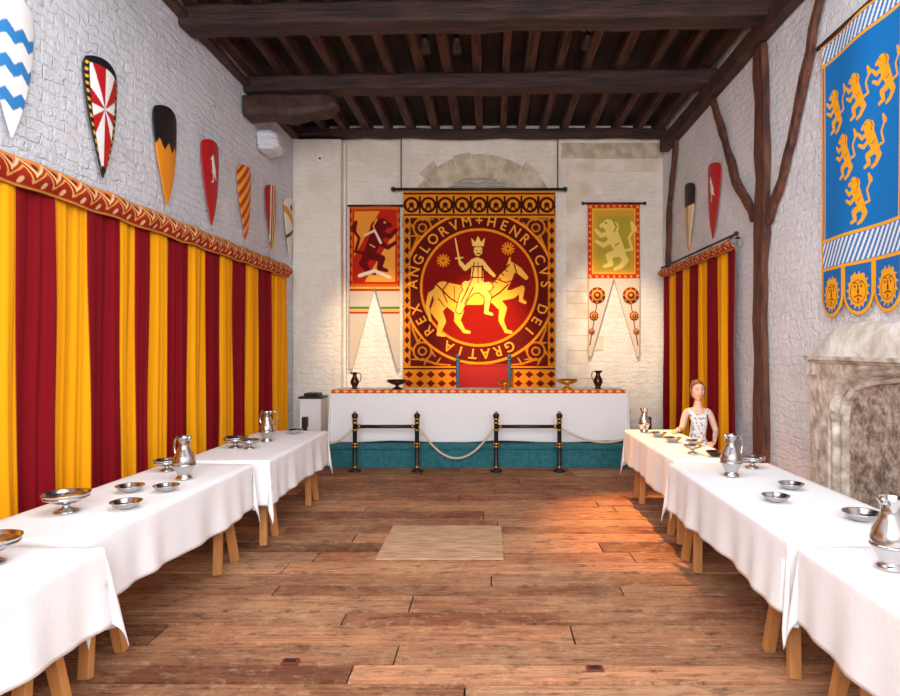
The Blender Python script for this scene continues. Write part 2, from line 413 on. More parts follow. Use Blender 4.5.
def pelmet(name,x0,sgn,ya,yb,zc,r,parent):
    us=np.arange(ya,yb,.008); vs=np.linspace(-1,1,30)
    def paint(U,V):
        c=Canvas(U,V,(158,44,24))
        p=(U/.2)%1; tri=np.abs(p-.5)*2; W=(232,196,146)
        c.fill(V<.1-.9*tri+.0,(204,116,52))
        c.fill(np.abs(V-(.1-.9*tri))<.11,W)
        c.fill(np.abs(V-(.55-.9*tri))<.08,(232,172,86))
        c.fill((((p-.5)/.12)**2+((V+.45)/.22)**2)<1,(100,24,20))
        c.fill((((p)/.1)**2+((V-.55)/.2)**2)<1,W); c.fill((((p-1)/.1)**2+((V-.55)/.2)**2)<1,W)
        c.fill(np.abs(V)>.84,(220,150,70)); c.fill(np.abs(V)>.94,(120,35,20))
        return c.C
    def place(U,V): 
        a=V*np.pi*.62
        return x0+sgn*(np.cos(a)*.05+.008*np.sin(U*14)), U, zc-r*V+.006*np.sin(U*9)
    return grid(name,us,vs,paint,place,thick=.006,parent=parent)
pelmet('pelmet',-3.05,1,1.0,9.42,2.865,.098,cl)
pelmet('pelmet',2.76,-1,7.0,9.98,2.90,.065,cr)
b=MB('curtain_rod'); b.tube([(2.76,6.98,2.99),(2.76,9.98,2.99)],.014,M_wood_dark); b.sphere((2.76,6.95,2.99),.028,M_wood_dark)
b.tube([(2.76,7.2,2.99),(XR-.002,7.2,2.99)],.012,M_black); b.tube([(2.76,9.8,2.99),(XR-.002,9.8,2.99)],.012,M_black); b.build(parent=cr)

# ---------------------------------------------------------------- shields
def shield(yc,side,fn,zt=4.07,H=.96,hw=.22):
    vs=np.linspace(0,1,110); us=np.linspace(-1,1,56)
    def hwf(v):
        return np.where(v<.10,.9+.1*np.sin(np.clip(v/.10,0,1)*np.pi/2),np.clip(1-((v-.10)/.90)**1.9,0.004,1))*hw
    def paint(U,V):
        x=U*hwf(V); z=V*H; c=Canvas(x,z,(240,240,240)); fn(c,U,V); 
        return c.C
    def place(U,V):
        x=U*hwf(V); z=zt-V*H- .05*(np.abs(U)**2.2)*(V<.3)*(1-V/.3)
        bul=.02+.045*(1-(x/hw)**2)*(1-.55*V)
        xs=XL+bul if side=='L' else XR-bul
        return xs, yc+(x if side=='L' else -x), z
    return grid('kite_shield',us,vs,paint,place,thick=.012,material=M_paint)
def s1(c,U,V):
    for z0 in (.20,.42,.64):
        zz=z0+.05*np.abs(((c.U/.14)%1)*2-1)
        c.fill((c.V>zz)&(c.V<zz+.09),(50,130,195))
def s2(c,U,V):
    a=np.arctan2(c.V-.40,c.U*1.3)
    c.fill((np.floor((a+np.pi)/(np.pi/6))%2)==0,(185,25,30))
    edge=(np.abs(U)>.76)|(V<.07)|(V>.9)
    c.fill(edge,(20,18,22))
    for k in range(14):
        v=.07+.065*k
        for sgn in (-1,1):
            c.fill((((np.abs(U)-.88)/.07)**2+((V-v)/.016)**2<1)&(np.sign(U)==sgn),(235,180,40))
def s3(c,U,V):
    c.fill(V>-1,(228,142,25)); zz=.34+.09*np.abs(((c.U/.14+.5)%1)*2-1); c.fill(c.V<zz,(25,18,22))
def s4(c,U,V):
    c.fill(V>-1,(180,20,28)); W=(240,235,225)
    c.stroke([(.02,.34),(-.01,.24)],.05,.03,W); c.stroke([(-.02,.2),(-.06,.22)],.025,.008,W); c.stroke([(.03,.36),(.08,.42)],.03,.01,W)
    c.stroke([(.01,.36),(.0,.46),(-.03,.47)],.01,.01,W); c.stroke([(-.01,.22),(-.02,.17)],.02,.01,W)
def s5(c,U,V):
    c.fill(V>-1,(235,170,40)); k=np.floor((c.V+c.U*1.1)/.085)%2; c.fill(k==0,(190,40,20))
def s6(c,U,V):
    c.fill(V>-1,(165,20,25)); c.fill((np.abs(c.U)>.06)&(np.abs(c.U)<.1),(235,225,200)); c.fill(np.abs(c.U)<.02,(235,190,90))
def s7(c,U,V):
    c.fill(V>-1,(232,222,205)); c.fill(np.abs(c.V-.3-c.U*.6)<.06,(215,140,40)); c.fill(np.abs(c.V-.55+c.U*.5)<.03,(30,25,25)); c.disc(0,.14,.05,(40,30,30))
for y,fn in ((4.12,s1),(5.09,s2),(6.1,s3),(7.08,s4),(8.06,s5),(9.03,s6),(9.84,s7)): shield(y,'L',fn)
def s8(c,U,V):
    c.fill(V>-1,(228,210,170)); c.fill(c.V<.33,(28,20,24)); c.fill((np.abs(c.U)<.03)&(c.V>.33),(215,150,50))
shield(8.93,'R',s8); shield(7.95,'R',s4)

# ---------------------------------------------------------------- great tapestry
TX0=-1.43; TZ=4.30; S=60.8; YT=10.25
GO=(238,140,18); DR=(90,14,8); RD=(132,14,6); DK=(62,12,6)
def ptap(U,V):
    c=Canvas(U,V,(84,20,10)); FG=(204,120,26)
    for sx in(-1,1):
        for sy in (-1,1):
            ox=479+sx*57; oy=(295 if sy>0 else 287)+sy*58
            c.ring(ox,oy,8,9.8,FG); c.ring(ox,oy,3,4.6,FG)
            for a in range(0,360,60):
                t=math.radians(a); c.stroke([(ox+9*math.cos(t),oy+9*math.sin(t)),(ox+14*math.cos(t+.4),oy+14*math.sin(t+.4))],1.3,.5,FG)
            c.stroke([(ox,oy+sy*8),(ox-sx*14,oy+sy*13),(ox-sx*28,oy+sy*14)],1.2,.7,FG)
            c.stroke([(ox-sx*14,oy+sy*13),(ox-sx*18,oy+sy*7)],1,.6,FG)
            c.stroke([(ox+sx*4,oy-sy*8),(ox+sx*10,oy-sy*22),(ox+sx*9,oy-sy*36)],1.2,.7,FG)
    c.disc(479,289,77.5,GO); c.disc(479,289,75,DR); c.disc(479,289,59.5,GO); c.disc(479,289,57,RD)
    for x0,x1 in ((403,410),(548,556)):
        c.rect(x0,x1,192,400,(206,120,22)); 
        for k in range(16):
            y=222+k*10; xc=(x0+x1)/2; c.poly([(xc,y-4),(xc+2.6,y),(xc,y+4),(xc-2.6,y)],DK)
    c.rect(403,556,192,219,(222,134,22))
    c.rect(403,556,194,195.6,DK); c.rect(403,556,215.5,217,DK)
    for k in range(9):
        xc=411+k*17
        c.ring(xc,206,5.4,8,DK); c.disc(xc,206,2.6,DK); c.stroke([(xc+8.5,198),(xc+8.5,214)],1.1,1.1,DK); c.stroke([(xc-4,212),(xc,206),(xc+4,212)],.8,.8,DK)
    c.rect(403,556,368,400,(222,134,22)); c.rect(403,556,370,371.5,DK)
    p=((U-403)/11)%1; q=((V-372)/9)%1
    c.fill((np.abs(p-.5)+np.abs(q-.5)<.4)&(V>372.5)&(V<392),(110,14,8))
    for x,y in ((443,262),(508,250)):
        for a in range(0,180,30):
            t=math.radians(a); c.stroke([(x-6*math.cos(t),y-6*math.sin(t)),(x+6*math.cos(t),y+6*math.sin(t))],.8,.8,GO)
        c.disc(x,y,2.8,GO); c.disc(x,y,1.2,RD)
    H=(250,184,66); L=(110,18,6)
    tot=[([(437,292),(430,296),(427,308),(430,322)],3,1.4),
     # far legs
     ([(449,302),(459,312),(457,322),(464,333)],6.5,1.6),([(464,333),(469,334)],1.9,1.6),
     ([(494,300),(503,310),(501,322),(506,333)],5,1.5),([(506,333),(511,334)],1.9,1.6),
     # near hind leg
     ([(443,300),(436,312),(442,323),(438,336)],8,1.7),([(438,336),(444,337)],1.9,1.6),
     # raised near foreleg
     ([(500,297),(512,296),(522,290),(521,302)],5.5,1.6),([(521,302),(525,304)],1.9,1.6),
     # barrel, rump, chest
     ([(446,294),(462,297),(480,297),(496,292)],10,9),([(443,292),(441,298)],9,8),
     # neck + head
     ([(497,291),(505,280),(511,270)],9,5),([(511,268),(519,272),(526,279)],4.6,2.2),([(509,265),(510,259)],1.6,.6)]
    for p_,a,b_ in tot: c.stroke(p_,a,b_,H)
    for k in range(6): c.stroke([(504-3.4*k,270+4*k),(507.5-3.4*k,273+4*k)],.5,.5,L)
    c.stroke([(509,266),(500,275),(492,285)],.8,.8,L)
    c.stroke([(514,265),(517,275)],.6,.6,L); c.stroke([(521,280),(506,284),(494,280)],.6,.6,L)
    c.disc(515,268,.8,L); c.stroke([(448,284),(442,292),(447,304)],.6,.6,L); c.stroke([(488,302),(500,294),(508,286)],.8,.8,L); c.stroke([(436,286),(450,300),(462,307)],.7,.7,L)
    c.stroke([(438,300),(444,308)],.5,.5,L); c.stroke([(454,288),(454,304)],.5,.5,L)
    R2=(254,204,100)
    # saddle cloth, rider (side-on facing right)
    rid=[([(466,287),(474,290),(488,288)],4.5,4.5),([(474,286),(464,298),(459,312)],6,3),
      ([(477,286),(477,264)],6.8,5.2),([(479,288),(488,298),(486,314)],4.2,2),([(486,314),(492,316)],1.9,1.3),
      ([(473,263),(465,270),(460,264)],2.8,1.8),([(481,263),(488,271),(494,277)],2.8,1.6)]
    for p_,a,b_ in rid: c.stroke(p_,a,b_,L,.9)
    for p_,a,b_ in rid: c.stroke(p_,a,b_,R2)
    c.stroke([(460,266),(455,240)],1.1,.6,R2); c.stroke([(455.5,260),(462.5,259)],.8,.8,R2)
    c.disc(478,252,5.2,L,ry=6.2); c.disc(478,252,4.3,R2,ry=5.4); c.poly([(472.5,248),(471,239),(475,243.5),(478,237),(481,243.5),(485,239),(483.5,248)],R2)
    for p_ in ([(474,264),(472,280),(463,300)],[(478,264),(478,284)],[(482,267),(482,282)],[(470.5,279),(484,279)],[(473,248),(483,248)],[(468,290),(461,304)],[(473,289),(464,306)],[(472,268),(483,268)]): c.stroke(p_,.55,.55,L)
    c.disc(476.8,252,.7,L); c.disc(480.6,252,.7,L); c.stroke([(476.5,255),(480.5,255)],.45,.45,L)
    return c.C
tp=empty('knight_tapestry',(0,0,0))
W=152.5
def pl(U,V): return TX0+(U-403)/S, YT+.006*np.sin((U-403)/S*7)*(V-192)/200, TZ-(V-192)/S
grid('woven_panel',np.arange(403,403+W,.42),np.arange(192,392,.42),ptap,pl,thick=.008,parent=tp)
M_let=mat('gold_thread',(242,150,26),.8)
lb=MB('lettering'); txt="HENRICVS DEI GRATIA REX ANGLORVM"
cache={}
def letter(ch):
    if ch in cache: return cache[ch]
    cu=bpy.data.curves.new('t','FONT'); cu.body=ch; cu.size=.26; cu.align_x='CENTER'; cu.extrude=.002; cu.offset=.004
    o=bpy.data.objects.new('t',cu); sc.collection.objects.link(o); bpy.context.view_layer.update()
    me=bpy.data.meshes.new_from_object(o.evaluated_get(bpy.context.evaluated_depsgraph_get()))
    r=([v.co.copy() for v in me.vertices],[tuple(p.vertices) for p in me.polygons]); bpy.data.objects.remove(o); bpy.data.meshes.remove(me); cache[ch]=r; return r
ccx=TX0+(479-403)/S; ccz=TZ-(289-192)/S; rr=62.2/S
full="+"+txt
for i,ch in enumerate(full):
    if ch==' ': continue
    a=math.pi/2-2*math.pi*i/len(full)
    vs_,fs_=letter(ch)
    out=[]
    for v in vs_:
        r=rr+v.y*.9; tx=v.x*.85
        out.append((ccx+r*math.cos(a)+tx*math.sin(a),YT-.016-v.z,ccz+r*math.sin(a)-tx*math.cos(a)))
    lb.add(out,fs_,M_let)
lb.build(parent=tp)
b=MB('hanging_rod'); b.tube([(-1.58,YT,4.33),(1.22,YT,4.33)],.022,M_black); b.sphere((-1.6,YT,4.33),.04,M_black); b.sphere((1.24,YT,4.33),.04,M_black)
for x in (-1.47,1.12): b.tube([(x,YT,4.33),(x,YT,5.16)],.009,M_black)
b.build(parent=tp)

# ---------------------------------------------------------------- side banners on back wall
def banner(name,x0,x1,ztop,zbod,zt_tip,pbody,ptail,tailcol,ov):
    e=empty(name); W=x1-x0; H=ztop-zt_tip; Hb=ztop-zbod; yy=YB-.07
    us=np.arange(0,W+.001,.009); vs=np.arange(0,H,.009)
    def paint(U,V):
        c=Canvas(U,V,tailcol); ptail(c,W,Hb,H)
        d=Canvas(U,V,(0,0,0)); pbody(d,W,Hb); mk=V<Hb; c.C[mk]=d.C[mk]; return c.C
    def keep(U,V):
        t=(V-Hb)/(H-Hb); return (V<Hb)|((np.abs(U-W/2)>W/2*np.clip(t,0,1)*.88)&(t>0.0))
    def place(U,V): return x0+U, yy+.01*np.sin(U*9+V*2), ztop-V
    grid('banner_cloth',us,vs,paint,place,keep=keep,thick=.007,parent=e)
    b=MB('banner_rod'); b.tube([(x0-ov,yy,ztop+.015),(x1+.07,yy,ztop+.015)],.017,M_black); b.sphere((x1+.08,yy,ztop+.015),.028,M_black)
    if ov>.05: b.sphere((x0-ov,yy,ztop+.015),.028,M_black)
    for x in (x0+.1,x1-.1): b.tube([(x,yy,ztop+.02),(x,YB-.02,ztop+.02)],.01,M_black)
    b.build(parent=e); return e
def pbL(c,W,H):
    c.fill(c.V>-1,(214,96,24)); c.rect(.05,W-.05,.05,H-.05,(190,34,16))
    c.poly([(.08,.08),(W*.6,.08),(.08,H*.62)],(236,150,50)); c.poly([(W-.08,H*.3),(W-.08,H-.08),(W*.3,H-.08)],(240,160,60))
    c.lion(W*.52,H*.47,H*.74,(104,12,12),-1,(240,170,70))
    c.stroke([(W*.3,H*.36),(W*.5,H*.3),(W*.62,H*.45)],.015,.02,(244,216,186)); c.stroke([(W*.2,H*.86),(W*.5,H*.8),(W*.8,H*.88)],.03,.025,(244,220,190))
    for k in range(9): c.poly([(0,H*k/9),(.045,H*(k+.5)/9),(0,H*(k+1)/9)],(150,20,12)); c.poly([(W,H*k/9),(W-.045,H*(k+.5)/9),(W,H*(k+1)/9)],(150,20,12))
def ptL(c,W,Hb,H):
    for z,co in ((.33,(60,120,70)),(.37,(225,170,60)),(.41,(180,50,36)),(.0,(225,170,60)),(.03,(170,40,30))): c.rect(0,W,Hb+z,Hb+z+.035,co)
def pbR(c,W,H):
    c.fill(c.V>-1,(206,56,26)); c.rect(.07,W-.07,.07,H-.07,(236,176,60)); c.rect(.1,W-.1,.1,H-.1,(214,156,50)); 
    c.rect(.16,W-.16,.2,H-.14,(178,160,52))
    c.lion(W*.5,H*.52,H*.72,(242,208,110),1,(150,110,30))
    for k in range(9):
        for yy in (.035,H-.035): c.disc(W*(k+.5)/9,yy,.02,(232,170,60))
    for k in range(12):
        for xx in (.035,W-.035): c.disc(xx,H*(k+.5)/12,.02,(232,170,60))
def ptR(c,W,Hb,H):
    c.rect(0,.01,Hb,H,(180,140,100)); c.rect(W-.012,W,Hb,H,(180,140,100))
bL=banner('beast_banner',-2.34,-1.5,4.06,2.72,1.35,pbL,ptL,(200,182,162),.03)
bR=banner('griffin_banner',1.63,2.5,4.1,2.86,1.55,pbR,ptR,(218,198,178),.08)
b=MB('roundels')
yy=YB-.09
def disc(x,z,r,m,y): b.lathe([(r,0),(r,.012),(0,.014)],m,M=Matrix.Translation((x,y,z))@Matrix.Rotation(math.pi/2,4,'X'),n=24)
M_rr=mat('roundel_red',(150,20,14),.7); M_ro=mat('roundel_gold',(235,165,60),.7)
for x,s_ in ((1.78,-1),(2.34,1)):
    for (z,r,dx) in ((2.58,.135,0),(2.24,.075,.06),(1.98,.05,.1)):
        xx=x+dx*s_*.9
        disc(xx,z,r,M_rr,yy); disc(xx,z,r*.7,M_ro,yy-.005); disc(xx,z,r*.45,M_rr,yy-.01); disc(xx,z,r*.2,M_ro,yy-.015)
        for k in range(8):
            a=k*math.pi/4; disc(xx+r*.86*math.cos(a),z+r*.86*math.sin(a),r*.1,M_ro,yy-.006)
    b.tube([(x,yy,2.45),(x+.12*s_,yy,1.75)],.008,M_rr)
b.build(parent=bR)

# ---------------------------------------------------------------- blue lion banner
be=empty('blue_lion_banner')
BW=1.08; BY=5.34; BZ=4.30
def pblue(U,V):
    c=Canvas(U,V,(20,112,184)); G=(240,164,34); Wt=(225,228,235)
    H=BZ-2.36
    for (a,b_) in ((.0,.2),(H-.27,H)):
        c.rect(-1,2,a,b_,(58,120,180))
        k=((U+ (V-a)*.6)/.06)%1; c.fill((k<.5)&(V>=a+.03)&(V<b_-.03),Wt)
        c.rect(-1,2,a,a+.025,G); c.rect(-1,2,b_-.025,b_,G)
    c.rect(0,.025,0,H,G); c.rect(BW-.025,BW,0,H,G); c.rect(.045,.058,.2,H-.27,G); c.rect(BW-.058,BW-.045,.2,H-.27,G)
    for x,z in ((.22,3.68),(.54,3.68),(.86,3.68),(.38,3.26),(.70,3.26),(.54,2.87)):
        c.lion(x,BZ-z,.40,G,1,(150,80,10))
    for k in range(3):
        xc=BW*(k+.5)/3; r=BW/6
        m=(np.abs(U-xc)<r)&(V>=H); c.fill(m,(34,104,170))
        d=np.where(V<H+.2,np.abs(U-xc)/r,np.hypot((U-xc)/r,(V-H-.2)/.19))
        c.fill(m&(d>.86),G)
        c.disc(xc,H+.2,.11,G,ry=.125)
        for a in range(0,360,24):
            t=math.radians(a); c.stroke([(xc+.07*math.cos(t),H+.2+.08*math.sin(t)),(xc+.126*math.cos(t+.25),H+.2+.145*math.sin(t+.25))],.02,.006,G)
        c.disc(xc-.05,H+.10,.028,G); c.disc(xc+.05,H+.10,.028,G)
        B=(120,60,10)
        c.ring(xc,H+.21,.085,.091,B)
        for sx in (-1,1): c.disc(xc+sx*.036,H+.17,.011,B); c.stroke([(xc+sx*.015,H+.145),(xc+sx*.06,H+.135)],.005,.004,B)
        c.stroke([(xc,H+.16),(xc,H+.215)],.006,.012,B); c.stroke([(xc-.04,H+.25),(xc,H+.238),(xc+.04,H+.25)],.006,.006,B); c.disc(xc,H+.272,.014,(180,40,20))
    return c.C
def kblue(U,V):
    H=BZ-2.36; k=np.clip(np.floor(U/(BW/3)),0,2); xc=(k+.5)*BW/3; r=BW/6
    return (V<H)|((V<H+.2)&(np.abs(U-xc)<r*.99))|(np.hypot((U-xc)/r,(V-H-.2)/.19)<1)
grid('banner_cloth',np.arange(0,BW+.001,.005),np.arange(0,BZ-1.96,.005),pblue,
     lambda U,V:(XR-.05+.012*np.sin(U*8+V),BY-U,BZ-V),keep=kblue,thick=.006,parent=be)
b=MB('banner_rod'); b.tube([(XR-.05,BY+.06,BZ+.01),(XR-.05,BY-BW-.06,BZ+.01)],.018,M_wood_dark); 
for y in (BY-.1,BY-BW+.1): b.tube([(XR-.05,y,BZ+.01),(XR-.002,y,BZ+.01)],.01,M_black)
b.build(parent=be)

# ---------------------------------------------------------------- fireplace
fe=empty('stone_fireplace')
inner=[(4.98,0),(4.98,.7),(4.98,1.16),(4.93,1.29),(4.82,1.38),(4.6,1.44),(4.15,1.49),(3.7,1.44),(3.48,1.38),(3.37,1.29),(3.32,1.16),(3.32,.7),(3.32,0)]
def offs(d): 
    out=[]
    for y,z in inner:
        s_=1 if y>4.15 else (-1 if y<4.15 else 0)
        k=max(0,min(1,(z-1.1)/.28)); out.append((y+s_*d*(1-.25*k),z+ (d*k*.75)))
    return out
def ringstep(b,p0,p1,x0a,x1a,m):
    n=len(p0); vs=[(x0a,y,z) for y,z in p0]+[(x1a,y,z) for y,z in p1]
    b.add(vs,[(i,i+1,n+i+1,n+i) for i in range(n-1)],m)
b=MB('moulded_surround')
st_=[(0,XR-.003),(0.0,XR-.06),(.03,XR-.08),(.045,XR-.05),(.06,XR-.05),(.08,XR-.11),(.105,XR-.13),(.12,XR-.10),(.15,XR-.12)]
for (d0,xa),(d1,xb) in zip(st_[:-1],st_[1:]): ringstep(b,offs(d0),offs(d1),xa,xb,M_stone2)
zl=1.62
outer=[(5.38,0),(5.38,.7),(5.38,1.2),(5.38,1.45),(5.38,zl),(5.0,zl),(4.15,zl),(3.3,zl),(2.9,zl),(2.9,1.45),(2.9,1.2),(2.9,.7),(2.9,0)]
ringstep(b,offs(.15),outer,XR-.12,XR-.12,M_stone2); ringstep(b,outer,outer,XR-.12,XR-.003,M_stone2)
b.box(XR-.16,XR-.003,2.86,5.42,zl-.01,zl+.025,M_stone2); b.box(XR-.14,XR-.003,2.88,5.40,zl-.03,zl-.01,M_stone2)
for yy in (5.34,2.94): 
    b.box(XR-.15,XR-.003,yy-.05,yy+.05,zl-.14,zl-.03,M_stone2)
for k,(d,rr_) in enumerate(((.02,.035),(.10,.03))):
    for yy in (4.99+d,3.31-d):
        b.tube([(XR-.10,yy,.02),(XR-.10,yy,1.12)],rr_,M_stone2,n=12); b.tube([(XR-.10,yy,1.12),(XR-.10,yy,1.18)],[rr_*1.1,rr_*1.6],M_stone2,n=12)
b.build(parent=fe,bevel=.006)
M_hood=mat('whitewashed_stone',(236,232,226),.85,rgb2=(196,184,170),vscale=5,bump=.8,bscale=14)
b=MB('hood'); n=24; vs=[]
prof=[]
rz=[0]+[random.uniform(-.02,.02) for _ in range(n-1)]+[0]
for i in range(n+1):
    t=i/n; y=5.42-2.5*t; e_=min(t,1-t)
    z=zl+.05+.24*min(1,(e_/.12))**.7+rz[i]
    prof.append((y,z))
for y,z in prof: vs+= [(XR-.11,y,zl+.025),(XR-.085,y,zl+.55*(z-zl)),(XR-.05,y,zl+.88*(z-zl)),(XR-.003,y,z)]
fs=[]
for i in range(n):
    for k in range(3): fs.append((i*4+k,(i+1)*4+k,(i+1)*4+k+1,i*4+k+1))
vs+=[(XR-.003,prof[0][0],zl+.025),(XR-.003,prof[-1][0],zl+.025)]; L0=len(vs)-2; fs+=[(0,1,2,3,L0),(n*4,L0+1,n*4+3,n*4+2,n*4+1)]
b.add(vs,fs,M_hood,True); b.build(parent=fe)
m,nt,bs=nodes('rubble_infill'); bs.inputs['Roughness'].default_value=.9
geo=N(nt,'ShaderNodeNewGeometry'); vo=N(nt,'ShaderNodeTexVoronoi'); vo.inputs['Scale'].default_value=9
nz=N(nt,'ShaderNodeTexNoise'); nz.inputs['Scale'].default_value=14; nz.inputs['Detail'].default_value=9; nz.inputs['Roughness'].default_value=.75; nt.links.new(geo.outputs['Position'],nz.inputs['Vector'])
va=N(nt,'ShaderNodeVectorMath',operation='MULTIPLY_ADD'); va.inputs[1].default_value=(.15,.15,.15); nt.links.new(nz.outputs['Color'],va.inputs[0]); nt.links.new(geo.outputs['Position'],va.inputs[2]); nt.links.new(va.outputs[0],vo.inputs['Vector'])
mx=N(nt,'ShaderNodeMix',data_type='RGBA'); mx.inputs['A'].default_value=lin((220,198,178))+(1,); mx.inputs['B'].default_value=lin((122,104,94))+(1,)
rp=N(nt,'ShaderNodeMapRange'); rp.inputs['From Min'].default_value=.4; rp.inputs['From Max'].default_value=.6; nt.links.new(nz.outputs['Fac'],rp.inputs['Value'])
nt.links.new(rp.outputs[0],mx.inputs['Factor'])
m2=N(nt,'ShaderNodeMix',data_type='RGBA',blend_type='MULTIPLY'); m2.inputs['Factor'].default_value=.35; nt.links.new(mx.outputs['Result'],m2.inputs['A'])
bw=N(nt,'ShaderNodeRGBToBW'); nt.links.new(vo.outputs['Color'],bw.inputs[0]); nt.links.new(bw.outputs[0],m2.inputs['B'])
nt.links.new(m2.outputs['Result'],bs.inputs['Base Color'])
bp=N(nt,'ShaderNodeBump'); bp.inputs['Strength'].default_value=.8; bp.inputs['Distance'].default_value=.02; nt.links.new(nz.outputs['Fac'],bp.inputs['Height']); nt.links.new(bp.outputs[0],bs.inputs['Normal'])
b=MB('rubble_infill'); ins=inner; b.add([(XR-.012,y,z) for y,z in ins]+[(XR-.003,y,z) for y,z in ins],[tuple(range(len(ins))),tuple(range(2*len(ins)-1,len(ins)-1,-1))],m); b.build(parent=fe)

# ---------------------------------------------------------------- dais, tables
b=MB('dais_platform'); b.box(-2.36,2.62,8.82,10.09,0.001,.31,M_teal); b.box(-2.36,2.62,8.79,8.9,.27,.33,M_teal); b.box(-2.36,2.62,8.9,10.09,.31,.33,M_teal); b.build(bevel=.008)

def tablecloth(name,cx,cy,W,L,top,drop,rot,parent,zmin=None,seed=0,flare=1.0,step=.02):
    r_=np.random.RandomState(seed); ph=r_.rand(8)*6.28
    hx,hy=W/2,L/2
    def axis(h):
        ins=np.linspace(-h,h,max(8,int(2*h/.04))); o=np.arange(step,drop+1e-6,step)
        near=np.array([.004,.01])
        return np.concatenate([-(h+o[::-1]),-(h+near[::-1]),ins,h+near,h+o])
    us=axis(hx); vs=axis(hy)
    U,V=np.meshgrid(us,vs)
    cxp=np.clip(U,-hx,hx); cyp=np.clip(V,-hy,hy); ox=U-cxp; oy=V-cyp
    r=np.hypot(ox,oy); th=np.arctan2(np.abs(oy),np.abs(ox)+1e-9)
    dirx=np.where(r>0,ox/np.maximum(r,1e-9),0); diry=np.where(r>0,oy/np.maximum(r,1e-9),0)
    s_=cxp*1.0+cyp*1.0
    fold=np.sin(s_*11+ph[0]+1.9*np.sin(s_*2.3+ph[1]))*.5+np.sin(s_*23+ph[2]+1.2*np.sin(s_*4+ph[6]))*.35
    diag=np.sin(2*th)**2
    out=.012*np.clip(r/.012,0,1)+r*flare*(.06+.07*fold+.10*diag)
    out=np.where(np.abs(diry)>.9,.01*np.clip(r/.012,0,1)+r*(.03+.02*fold)*flare,out)
    X=cxp+dirx*out; Y=cyp+diry*out
    Z=top-np.sqrt(np.clip(r**2-(out-.012*np.clip(r/.012,0,1))**2,0,None))
    Z+=np.where(r==0,.0012*np.sin(U*17+ph[3])*np.sin(V*11+ph[4]),0)
    Z+=np.where(r>drop*.5,.014*np.sin(s_*4+ph[5])*(r/drop),0)
    if zmin is not None: Z=np.maximum(Z,zmin)
    ny,nx=U.shape; co=np.stack([X,Y,Z],-1).reshape(-1,3); idx=np.arange(nx*ny).reshape(ny,nx)
    F_=np.stack([idx[:-1,:-1].ravel(),idx[:-1,1:].ravel(),idx[1:,1:].ravel(),idx[1:,:-1].ravel()],-1)
    me=bpy.data.meshes.new(name); me.from_pydata(co.tolist(),[],F_.tolist()); me.materials.append(M_cloth)
    me.polygons.foreach_set('use_smooth',[True]*len(me.polygons)); me.update()
    ob=bpy.data.objects.new(name,me); sc.collection.objects.link(ob); ob.location=(cx,cy,0); ob.rotation_euler=(0,0,rot); ob.parent=parent
    so=ob.modifiers.new('s','SOLIDIFY'); so.thickness=.004; so.offset=1
    return ob
def trestle_table(xa,xb,y0,y1,rot=0,seed=0,drop=.36):
    e=empty('banquet_table'); cx,cy=(xa+xb)/2,(y0+y1)/2; W=abs(xb-xa); L=y1-y0
    tablecloth('tablecloth',cx,cy,W,L,.755,drop,rot,e,seed=seed)
    b=MB('trestle_frame'); b.box(-W/2+.01,W/2-.01,-L/2+.01,L/2-.01,.715,.742,M_legs)
    for yy in (-L/2+.27,L/2-.27):
        b.box(-W/2+.06,W/2-.06,yy-.04,yy+.04,.66,.715,M_legs)
        for sx in (-1,1):
            for dy in (-.15,.15):
                b.tube([(sx*(W/2-.13),yy+dy*.15,.68),(sx*(W/2-.08),yy+dy,.0)],1,M_legs,prof=[(-.03,-.024),(.03,-.024),(.03,.024),(-.03,.024)],smooth=False)
        b.box(-W/2+.13,W/2-.13,yy-.02,yy+.02,.28,.33,M_legs)
    b.build(loc=(cx,cy,0),rotz=rot,parent=e,bevel=.004); return e
trestle_table(-2.62,-1.88,5.25,7.12,0,1)
trestle_table(-2.70,-1.99,3.10,5.10,-.03,2)
trestle_table(-2.62,-1.87,.95,2.98,0,3)
trestle_table(1.58,2.12,5.28,7.2,0,4)
trestle_table(1.50,2.30,3.10,5.14,0,5)
trestle_table(1.50,2.30,.95,2.98,0,6)

e=empty('high_table'); tablecloth('tablecloth',-.16,9.33,4.3,.62,1.085,.74,0,e,zmin=.338,seed=9,flare=.4)
b=MB('table_frame'); b.box(-2.29,1.97,9.03,9.63,1.045,1.075,M_legs)
for x in (-2.1,-.16,1.8):
    for y in (9.12,9.54): b.box(x-.035,x+.035,y-.035,y+.035,.33,1.05,M_legs)
b.build(parent=e,bevel=.004)
def prun(U,V):
    c=Canvas(U,V,(206,70,34)); p=(U/.12)%1; c.fill((np.abs(p-.5)*2+np.abs((V-.03)/.03))<.8,(245,200,110)); c.fill(np.abs(V-.03)>.026,(240,190,90)); return c.C
grid('embroidered_border',np.arange(-2.30,1.98,.012),np.linspace(0,.06,12),prun,lambda U,V:(U,8.998+0*U+.02*(V<.006),1.1-V*.85),thick=.003,parent=e)

b=MB('throne')
x0,x1=-.52,.31; y0,y1=9.76,10.02
for x in (x0,x1):
    b.tube([(x,y1,.33),(x,y1,1.50)],.03,M_blue,n=8); b.lathe([(.03,0),(.045,.02),(.02,.04),(.04,.07),(.03,.1),(0,.12)],M_blue,c=(x,y1,1.49),n=14)
    b.tube([(x,y0,.33),(x,y0,1.0)],.028,M_blue,n=8); b.sphere((x,y0,1.02),.04,M_gold,8)
    b.box(x-.035,x+.035,y0,y1,.96,1.0,M_blue)
b.box(x0+.02,x1-.02,y1-.025,y1+.025,.8,1.41,M_redv); b.box(x0+.02,x1-.02,y1-.03,y1+.03,1.41,1.44,M_redv)
b.box(x0,x1,y0,y1,.7,.76,M_blue); b.box(x0+.03,x1-.03,y0+.01,y1-.03,.76,.83,M_redv)
b.build(bevel=.01)

